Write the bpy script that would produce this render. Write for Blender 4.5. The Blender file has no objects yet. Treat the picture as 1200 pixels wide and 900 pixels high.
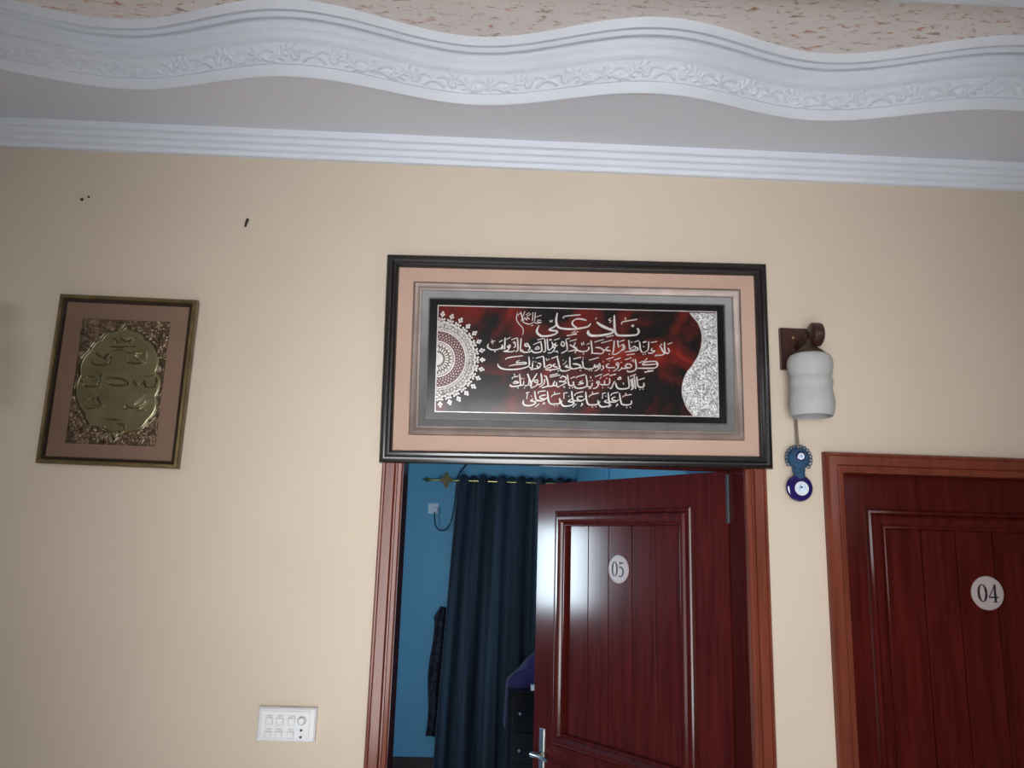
import bpy, bmesh, math, random
import numpy as np
from mathutils import Vector, Matrix

S = bpy.context.scene
COL = S.collection
R = math.radians
random.seed(7)

# ------------------------------------------------------------------ camera
cam_d = bpy.data.cameras.new('camera')
cam_d.sensor_width = 36.0
cam_d.lens = 36.0 * 930.0 / 1200.0
cam_d.clip_start = 0.02
cam = bpy.data.objects.new('camera', cam_d)
COL.objects.link(cam)
S.camera = cam


def aim(loc, pitch, roll, yaw):
    cy, sy, cp, sp, cr, sr = (math.cos(yaw), math.sin(yaw), math.cos(pitch), math.sin(pitch),
                              math.cos(roll), math.sin(roll))
    right = Vector((cy, sy, 0)); f0 = Vector((-sy, cy, 0)); z = Vector((0, 0, 1))
    fw = f0 * cp + z * sp
    up = z * cp - f0 * sp
    r2 = right * cr + up * sr
    u2 = up * cr - right * sr
    m = Matrix((r2, u2, -fw)).transposed().to_4x4()
    m.translation = loc
    return m


cam.matrix_world = aim(Vector((0, -2.3, 1.8)), R(11.69), R(1.68), R(-1.72))

# ------------------------------------------------------------------ light
S.view_settings.view_transform = 'Standard'
S.view_settings.look = 'None'
S.view_settings.gamma = 1.0
S.view_settings.use_curve_mapping = False
S.view_settings.exposure = 0.0

world = bpy.data.worlds.new('world')
S.world = world
world.use_nodes = True
world.node_tree.nodes['Background'].inputs['Color'].default_value = (0.62, 0.72, 0.85, 1)
world.node_tree.nodes['Background'].inputs['Strength'].default_value = 0.3


def area(name, loc, target, w, h, power, color, spread=180):
    d = bpy.data.lights.new(name, 'AREA')
    d.shape = 'RECTANGLE'; d.size = w; d.size_y = h; d.energy = power; d.color = color; d.spread = R(spread)
    o = bpy.data.objects.new(name, d)
    COL.objects.link(o)
    o.location = loc
    o.rotation_euler = (Vector(target) - Vector(loc)).to_track_quat('-Z', 'Y').to_euler()
    return o


# daylight at the glazed door and the windows, plus an added floor bounce lamp: name, place, aim, width, height, power, colour, spread
area('daylight_door', (-0.15, -3.27, 1.55), (0.26, 0, 2.05), 1.3, 2.0, 17.8, (0.97, 0.985, 1.0), 63)
area('floor_bounce_lamp', (0.1, -3.25, 2.2), (0.55, -1.7, 0.0), 0.7, 0.5, 26, (0.97, 0.985, 1.0), 62)  # added lamp: lights the floor so its bounce brightens the ceiling
area('daylight_right', (2.20, -3.27, 2.30), (0.9, 0, 2.2), 0.28, 0.58, 4.5, (0.93, 0.96, 1.0), 150)
area('daylight_left', (-2.93, -1.35, 2.50), (-1.3, 0, 2.2), 0.40, 0.45, 3.2, (0.93, 0.96, 1.0), 150)
area('daylight_bedroom', (-2.54, 1.48, 1.68), (0, 1.48, 1.68), 0.40, 0.58, 38, (0.72, 0.88, 1.0), 180)


# ------------------------------------------------------------------ materials
def mat(name, col, rough=0.5, metal=0.0, coat=0.0, col2=None, scale=6.0, stretch=(1, 1, 1), detail=4.0,
        bump=0.0, bump_scale=60.0, lo=0.35, hi=0.65, coat_rough=0.06, spec=0.5, sheen=0.0, ior=1.5):
    m = bpy.data.materials.new(name)
    m.use_nodes = True
    nt = m.node_tree; N = nt.nodes; L = nt.links
    b = N['Principled BSDF']
    b.inputs['Roughness'].default_value = rough
    b.inputs['Metallic'].default_value = metal
    b.inputs['Coat Weight'].default_value = coat
    b.inputs['Coat Roughness'].default_value = coat_rough
    b.inputs['Specular IOR Level'].default_value = spec
    b.inputs['Sheen Weight'].default_value = sheen
    b.inputs['IOR'].default_value = ior
    tc = N.new('ShaderNodeTexCoord')
    mp = N.new('ShaderNodeMapping'); mp.inputs['Scale'].default_value = stretch
    L.new(tc.outputs['Object'], mp.inputs['Vector'])
    nz = N.new('ShaderNodeTexNoise'); nz.inputs['Scale'].default_value = scale
    nz.inputs['Detail'].default_value = detail
    L.new(mp.outputs[0], nz.inputs['Vector'])
    cr = N.new('ShaderNodeValToRGB')
    c2 = col2 if col2 else tuple(c * 0.9 for c in col)
    cr.color_ramp.elements[0].position = lo; cr.color_ramp.elements[0].color = (*c2, 1)
    cr.color_ramp.elements[1].position = hi; cr.color_ramp.elements[1].color = (*col, 1)
    L.new(nz.outputs['Fac'], cr.inputs['Fac'])
    L.new(cr.outputs['Color'], b.inputs['Base Color'])
    if bump:
        n2 = N.new('ShaderNodeTexNoise'); n2.inputs['Scale'].default_value = bump_scale
        n2.inputs['Detail'].default_value = 3
        L.new(mp.outputs[0], n2.inputs['Vector'])
        bp = N.new('ShaderNodeBump'); bp.inputs['Strength'].default_value = bump
        bp.inputs['Distance'].default_value = 0.01
        L.new(n2.outputs['Fac'], bp.inputs['Height'])
        L.new(bp.outputs[0], b.inputs['Normal'])
    return m


M = {}
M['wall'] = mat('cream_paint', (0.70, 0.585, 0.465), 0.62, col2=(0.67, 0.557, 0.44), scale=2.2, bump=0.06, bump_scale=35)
M['wall_dim'] = mat('darkened_wall', (0.13, 0.105, 0.08), 0.7, col2=(0.115, 0.095, 0.07), scale=2)  # unseen hall walls, colour darkened to cut bounce light and reflections
M['filler'] = mat('pale_filler', (0.74, 0.68, 0.60), 0.7)
M['blue'] = mat('blue_paint', (0.165, 0.42, 0.58), 0.6, col2=(0.15, 0.39, 0.54), scale=2.0)
M['white'] = mat('white_plaster', (0.80, 0.83, 0.90), 0.55, col2=(0.77, 0.80, 0.87), scale=5)
M['soffit'] = mat('grey_soffit_paint', (0.74, 0.75, 0.82), 0.7, col2=(0.71, 0.72, 0.79), scale=2)
M['floor'] = mat('beige_tile', (0.72, 0.71, 0.70), 0.35, col2=(0.67, 0.66, 0.65), scale=3)
M['wood'] = mat('mahogany', (0.090, 0.011, 0.0085), 0.4, coat=0.55, spec=0.0, col2=(0.056, 0.0065, 0.005), scale=5, stretch=(9, 9, 0.7),
                detail=6, bump=0.02, bump_scale=6, coat_rough=0.15)
M['casing'] = mat('casing_wood', (0.20, 0.048, 0.026), 0.4, coat=0.32, spec=0.1, col2=(0.145, 0.033, 0.018), scale=5,
                  stretch=(9, 9, 0.7), detail=6, bump=0.02, bump_scale=6, coat_rough=0.15)
M['walnut'] = mat('sconce_wood', (0.062, 0.021, 0.013), 0.4, coat=0.2, col2=(0.038, 0.012, 0.008), scale=8, stretch=(8, 8, 1))
M['black_frame'] = mat('ebony_lacquer', (0.016, 0.012, 0.011), 0.28, coat=0.5, col2=(0.010, 0.008, 0.008), scale=9, coat_rough=0.18)
M['peach'] = mat('peach_mount', (0.53, 0.35, 0.27), 0.75, col2=(0.50, 0.33, 0.255), scale=7, bump=0.03, bump_scale=150)
M['silver_pink'] = mat('rose_silver', (0.27, 0.205, 0.18), 0.42, metal=0.35, col2=(0.20, 0.15, 0.13), scale=14, bump=0.05, bump_scale=60)
M['silver_grey'] = mat('grey_silver', (0.155, 0.152, 0.150), 0.42, metal=0.35, col2=(0.12, 0.118, 0.116), scale=10)
M['black_gloss'] = mat('black_card', (0.010, 0.009, 0.009), 0.22, spec=0.3, col2=(0.007, 0.006, 0.006))
M['chrome_ink'] = mat('silver_foil', (0.62, 0.575, 0.55), 0.32, metal=0.25, col2=(0.48, 0.44, 0.42), scale=55, spec=0.6)
M['maroon'] = mat('maroon_enamel', (0.13, 0.022, 0.022), 0.3, col2=(0.07, 0.012, 0.014), scale=120)
M['olive'] = mat('bronze_enamel', (0.10, 0.065, 0.030), 0.3, col2=(0.07, 0.045, 0.02), scale=100)
M['gilt'] = mat('aged_gilt', (0.22, 0.15, 0.065), 0.36, metal=0.55, col2=(0.15, 0.10, 0.045), scale=20)
M['brown_lip'] = mat('dark_brown_lip', (0.04, 0.020, 0.010), 0.5)
M['copper_mat'] = mat('copper_mount', (0.34, 0.205, 0.142), 0.5, col2=(0.305, 0.183, 0.126), scale=4)
M['brass'] = mat('beaten_brass', (0.37, 0.32, 0.18), 0.24, metal=0.45, col2=(0.29, 0.245, 0.125), scale=14, bump=0.05, bump_scale=35, coat=0.4)
M['polished'] = mat('polished_brass', (0.66, 0.62, 0.48), 0.16, metal=1.0, col2=(0.55, 0.50, 0.36), scale=30)
M['patina'] = mat('brown_patina_brass', (0.40, 0.29, 0.20), 0.22, metal=0.7, col2=(0.22, 0.15, 0.10), scale=40, coat=0.3)
M['rod_gold'] = mat('gold_rod', (0.65, 0.50, 0.20), 0.25, metal=1.0)
M['chrome'] = mat('brushed_steel', (0.46, 0.44, 0.43), 0.3, metal=1.0)
M['hinge'] = mat('dull_steel', (0.05, 0.05, 0.055), 0.5, metal=0.7)
M['plate_white'] = mat('number_plate_enamel', (0.50, 0.40, 0.395), 0.45, col2=(0.46, 0.37, 0.365))
M['ink'] = mat('black_ink', (0.012, 0.011, 0.014), 0.5)
M['plastic'] = mat('white_plastic', (0.80, 0.81, 0.82), 0.35, col2=(0.77, 0.78, 0.79))
M['plastic_dim'] = mat('grey_plastic', (0.42, 0.42, 0.43), 0.45)
M['dark_hole'] = mat('dark_socket', (0.03, 0.03, 0.03), 0.6)
M['curtain'] = mat('curtain_cloth', (0.040, 0.062, 0.090), 0.85, col2=(0.010, 0.015, 0.022), scale=3, stretch=(6, 6, 0.15), sheen=0.05)
M['curtain_hem'] = mat('curtain_edge', (0.10, 0.11, 0.13), 0.8)
M['purple'] = mat('purple_cloth', (0.036, 0.012, 0.10), 0.8, col2=(0.02, 0.007, 0.058), scale=20, sheen=0.2)
M['tartan'] = mat('checked_cloth', (0.045, 0.035, 0.05), 0.85, col2=(0.012, 0.012, 0.02), scale=22, lo=0.45, hi=0.55)
M['black_lacquer'] = mat('black_lacquer', (0.006, 0.006, 0.008), 0.15)
M['cable'] = mat('black_cable', (0.01, 0.012, 0.02), 0.5)
M['nail'] = mat('rusty_nail', (0.06, 0.04, 0.025), 0.6, metal=0.4)
M['crochet'] = mat('blue_crochet', (0.03, 0.10, 0.20), 0.85, col2=(0.018, 0.06, 0.13), scale=260, bump=0.5, bump_scale=400)
M['cobalt'] = mat('cobalt_glass', (0.022, 0.014, 0.12), 0.08, col2=(0.016, 0.010, 0.09), coat=0.5)
M['eye_white'] = mat('eye_white', (0.78, 0.84, 0.92), 0.2, coat=0.4)
M['eye_sky'] = mat('eye_sky', (0.36, 0.55, 0.78), 0.2, coat=0.4)
M['string'] = mat('grey_string', (0.20, 0.165, 0.12), 0.9)


def shade_mat():
    m = mat('opal_glass', (0.50, 0.50, 0.495), 0.6, col2=(0.47, 0.47, 0.465), scale=12, spec=0.25)
    b = m.node_tree.nodes['Principled BSDF']
    b.inputs['Subsurface Weight'].default_value = 0.35
    b.inputs['Subsurface Radius'].default_value = (0.02, 0.02, 0.02)
    return m


M['opal'] = shade_mat()


def ceiling_mat():
    m = mat('speckled_ceiling', (0.88, 0.81, 0.77), 0.75, col2=(0.83, 0.75, 0.70), scale=2.5)
    nt = m.node_tree; N = nt.nodes; L = nt.links
    b = N['Principled BSDF']; tc = N['Texture Coordinate']
    mp = N.new('ShaderNodeMapping'); mp.inputs['Scale'].default_value = (5, 13, 5)
    L.new(tc.outputs['Object'], mp.inputs['Vector'])
    n1 = N.new('ShaderNodeTexNoise'); n1.inputs['Scale'].default_value = 4.6; n1.inputs['Detail'].default_value = 7
    n1.inputs['Roughness'].default_value = 0.68; n1.inputs['Distortion'].default_value = 0.5
    L.new(mp.outputs[0], n1.inputs['Vector'])
    r1 = N.new('ShaderNodeValToRGB')
    r1.color_ramp.elements[0].position = 0.545; r1.color_ramp.elements[0].color = (0, 0, 0, 1)
    r1.color_ramp.elements[1].position = 0.665; r1.color_ramp.elements[1].color = (1, 1, 1, 1)
    L.new(n1.outputs['Fac'], r1.inputs['Fac'])
    n2 = N.new('ShaderNodeTexNoise'); n2.inputs['Scale'].default_value = 2.2
    L.new(mp.outputs[0], n2.inputs['Vector'])
    r2 = N.new('ShaderNodeValToRGB')
    r2.color_ramp.elements[0].position = 0.42; r2.color_ramp.elements[0].color = (0.36, 0.25, 0.19, 1)
    r2.color_ramp.elements[1].position = 0.58; r2.color_ramp.elements[1].color = (0.62, 0.22, 0.10, 1)
    L.new(n2.outputs['Fac'], r2.inputs['Fac'])
    mx = N.new('ShaderNodeMix'); mx.data_type = 'RGBA'
    L.new(r1.outputs['Color'], mx.inputs['Factor'])
    L.new(N['Color Ramp'].outputs['Color'], mx.inputs['A'])
    L.new(r2.outputs['Color'], mx.inputs['B'])
    L.new(mx.outputs['Result'], b.inputs['Base Color'])
    return m


M['ceiling'] = ceiling_mat()


def marble_mat():
    m = mat('red_black_marbling', (0.14, 0.014, 0.010), 0.2, col2=(0.012, 0.010, 0.010), scale=8.5, detail=7, lo=0.43, hi=0.63, coat=0.1, spec=0.3)
    nt = m.node_tree; N = nt.nodes
    e = N['Color Ramp'].color_ramp.elements.new(0.56); e.color = (0.085, 0.014, 0.011, 1)
    e = N['Color Ramp'].color_ramp.elements.new(0.72); e.color = (0.24, 0.035, 0.018, 1)
    N['Noise Texture'].inputs['Distortion'].default_value = 0.6
    return m


M['marbling'] = marble_mat()


def filigree_mat(name, c1, c2, scale):
    m = mat(name, c1, 0.3, metal=0.35, col2=c2, scale=scale)
    nt = m.node_tree; N = nt.nodes; L = nt.links
    n = N['Noise Texture']; n.inputs['Distortion'].default_value = 2.2; n.inputs['Detail'].default_value = 2
    N['Color Ramp'].color_ramp.elements[0].position = 0.44
    N['Color Ramp'].color_ramp.elements[1].position = 0.54
    bp = N.new('ShaderNodeBump'); bp.inputs['Strength'].default_value = 0.5; bp.inputs['Distance'].default_value = 0.004
    L.new(n.outputs['Fac'], bp.inputs['Height']); L.new(bp.outputs[0], N['Principled BSDF'].inputs['Normal'])
    return m


M['filigree'] = filigree_mat('silver_filigree', (0.66, 0.65, 0.64), (0.26, 0.255, 0.25), 85)
M['lace'] = filigree_mat('silver_lace', (0.50, 0.46, 0.42), (0.07, 0.045, 0.04), 210)


def glass_mat():
    m = bpy.data.materials.new('picture_glass'); m.use_nodes = True
    nt = m.node_tree; N = nt.nodes; L = nt.links
    N.remove(N['Principled BSDF'])
    t = N.new('ShaderNodeBsdfTransparent'); g = N.new('ShaderNodeBsdfGlossy'); g.inputs['Roughness'].default_value = 0.06
    f = N.new('ShaderNodeFresnel'); f.inputs['IOR'].default_value = 1.45
    nz = N.new('ShaderNodeTexNoise'); nz.inputs['Scale'].default_value = 3
    x = N.new('ShaderNodeMixShader')
    L.new(f.outputs[0], x.inputs[0]); L.new(t.outputs[0], x.inputs[1]); L.new(g.outputs[0], x.inputs[2])
    L.new(x.outputs[0], N['Material Output'].inputs['Surface'])
    return m


M['glass'] = glass_mat()


# ------------------------------------------------------------------ mesh helpers
class MB:
    def __init__(self):
        self.v = []; self.f = []

    def add(self, vs, fs):
        o = len(self.v)
        self.v += [tuple(p) for p in vs]
        self.f += [tuple(i + o for i in q) for q in fs]
        return self

    def box(self, x0, x1, y0, y1, z0, z1):
        vs = [(x, y, z) for x in (x0, x1) for y in (y0, y1) for z in (z0, z1)]
        return self.add(vs, [(0, 1, 3, 2), (4, 6, 7, 5), (0, 4, 5, 1), (2, 3, 7, 6), (0, 2, 6, 4), (1, 5, 7, 3)])

    def rbox(self, x0, x1, y0, y1, z0, z1, r=0.003):
        """box with chamfered front (-y) edges"""
        vs = [(x0, y1, z0), (x1, y1, z0), (x1, y1, z1), (x0, y1, z1),
              (x0, y0 + r, z0), (x1, y0 + r, z0), (x1, y0 + r, z1), (x0, y0 + r, z1),
              (x0 + r, y0, z0 + r), (x1 - r, y0, z0 + r), (x1 - r, y0, z1 - r), (x0 + r, y0, z1 - r)]
        fs = [(0, 3, 2, 1), (8, 9, 10, 11)]
        for i in range(4):
            j = (i + 1) % 4
            fs += [(i, j, j + 4, i + 4), (i + 4, j + 4, j + 8, i + 8)]
        return self.add(vs, fs)

    def rings(self, rings, closed_ring=True, cap0=False, cap1=False):
        n = len(rings[0]); o = []
        vs = [p for r in rings for p in r]; fs = []
        for k in range(len(rings) - 1):
            for i in range(n if closed_ring else n - 1):
                j = (i + 1) % n
                fs.append((k * n + i, k * n + j, (k + 1) * n + j, (k + 1) * n + i))
        if cap0: fs.append(tuple(range(n - 1, -1, -1)))
        if cap1: fs.append(tuple((len(rings) - 1) * n + i for i in range(n)))
        return self.add(vs, fs)

    def rect_sweep(self, W, H, prof, x0=0.0, z0=0.0):
        """mitred rectangular ring; prof = (inset, y)"""
        rs = []
        for d, y in prof:
            rs.append([(x0 - W / 2 + d, y, z0 + d), (x0 + W / 2 - d, y, z0 + d),
                       (x0 + W / 2 - d, y, z0 + H - d), (x0 - W / 2 + d, y, z0 + H - d)])
        return self.rings(rs)

    def u_sweep(self, xl, xr, zt, prof, zb=0.0):
        """door casing; prof = (outward offset, y)"""
        rs = []
        for d, y in prof:
            rs.append([(xl - d, y, zb), (xl - d, y, zt + d), (xr + d, y, zt + d), (xr + d, y, zb)])
        return self.rings(rs, closed_ring=False)

    def tube(self, pts, r, n=8, cap=True):
        pts = [Vector(p) for p in pts]; rs = []
        ref = Vector((0, 0, 1))
        for i, p in enumerate(pts):
            t = (pts[min(i + 1, len(pts) - 1)] - pts[max(i - 1, 0)]).normalized()
            a = t.cross(ref if abs(t.dot(ref)) < 0.95 else Vector((1, 0, 0))).normalized()
            b = t.cross(a)
            rr = r[i] if isinstance(r, (list, tuple)) else r
            rs.append([p + (a * math.cos(2 * math.pi * k / n) + b * math.sin(2 * math.pi * k / n)) * rr for k in range(n)])
        return self.rings(rs, cap0=cap, cap1=cap)

    def lathe(self, prof, n=32, axis='z', c=(0, 0, 0), cap0=False, cap1=False, ripple=0.0, nr=0):
        rs = []
        for r, h in prof:
            ring = []
            for k in range(n):
                a = 2 * math.pi * k / n
                q = r * (1 + ripple * math.cos(nr * a)) if nr else r
                ca, sa = q * math.cos(a), q * math.sin(a)
                p = {'z': (ca, sa, h), 'y': (ca, h, sa), 'x': (h, ca, sa)}[axis]
                ring.append((p[0] + c[0], p[1] + c[1], p[2] + c[2]))
            rs.append(ring)
        return self.rings(rs, cap0=cap0, cap1=cap1)

    def ribbon(self, pts, w, y0, y1):
        """flat band in the xz plane; w = list of half widths; back at y0, front at y1"""
        n = len(pts); A = []; B = []
        for i in range(n):
            a = pts[max(i - 1, 0)]; b = pts[min(i + 1, n - 1)]
            dx, dz = b[0] - a[0], b[1] - a[1]; l = math.hypot(dx, dz) or 1e-9
            nx, nz = -dz / l, dx / l
            A.append((pts[i][0] + nx * w[i], pts[i][1] + nz * w[i]))
            B.append((pts[i][0] - nx * w[i], pts[i][1] - nz * w[i]))
        rs = [[(A[i][0], y0, A[i][1]), (A[i][0], y1, A[i][1]), (B[i][0], y1, B[i][1]), (B[i][0], y0, B[i][1])] for i in range(n)]
        return self.rings(rs, closed_ring=True, cap0=True, cap1=True)

    def prism(self, pts, y0, y1):
        """polygon in xz extruded from y0 (back) to y1 (front)"""
        n = len(pts)
        vs = [(x, y0, z) for x, z in pts] + [(x, y1, z) for x, z in pts]
        fs = [tuple(range(n - 1, -1, -1)), tuple(range(n, 2 * n))]
        fs += [(i, (i + 1) % n, n + (i + 1) % n, n + i) for i in range(n)]
        return self.add(vs, fs)

    def build(self, name, m, parent=None, sharp=38, smooth=True):
        me = bpy.data.meshes.new(name)
        me.from_pydata(self.v, [], self.f)
        bm = bmesh.new(); bm.from_mesh(me)
        bmesh.ops.recalc_face_normals(bm, faces=bm.faces)
        bm.to_mesh(me); bm.free()
        if smooth:
            me.polygons.foreach_set('use_smooth', [True] * len(me.polygons))
            me.set_sharp_from_angle(angle=R(sharp))
        me.materials.append(M[m] if isinstance(m, str) else m)
        o = bpy.data.objects.new(name, me)
        COL.objects.link(o)
        if parent: o.parent = parent
        return o


def tag(o, label=None, cat=None, group=None, kind=None):
    if label: o['label'] = label
    if cat: o['category'] = cat
    if group: o['group'] = group
    if kind: o['kind'] = kind
    return o


def thing(name, label, cat, loc=(0, 0, 0), rot=None, group=None, kind=None):
    o = bpy.data.objects.new(name, None)
    COL.objects.link(o)
    o.empty_display_size = 0.05
    if rot is not None:
        m = rot.to_4x4(); m.translation = Vector(loc); o.matrix_world = m
    else:
        o.location = loc
    return tag(o, label, cat, group, kind)


def struct(name, mb, m, label, cat, **k):
    return tag(mb.build(name, m, **k), label, cat, kind='structure')


def smooth_path(p, sub=4):
    """Catmull-Rom through p, keeping sharp turns sharp"""
    n = len(p); out = []
    for i in range(n - 1):
        p0, p1, p2, p3 = p[max(i - 1, 0)], p[i], p[i + 1], p[min(i + 2, n - 1)]
        for s in range(sub):
            t = s / sub; t2 = t * t; t3 = t2 * t
            out.append(tuple(0.5 * (2 * p1[k] + (p2[k] - p0[k]) * t + (2 * p0[k] - 5 * p1[k] + 4 * p2[k] - p3[k]) * t2 +
                                    (3 * p1[k] - p0[k] - 3 * p2[k] + p3[k]) * t3) for k in range(len(p1))))
    out.append(tuple(p[-1]))
    return out


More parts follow.
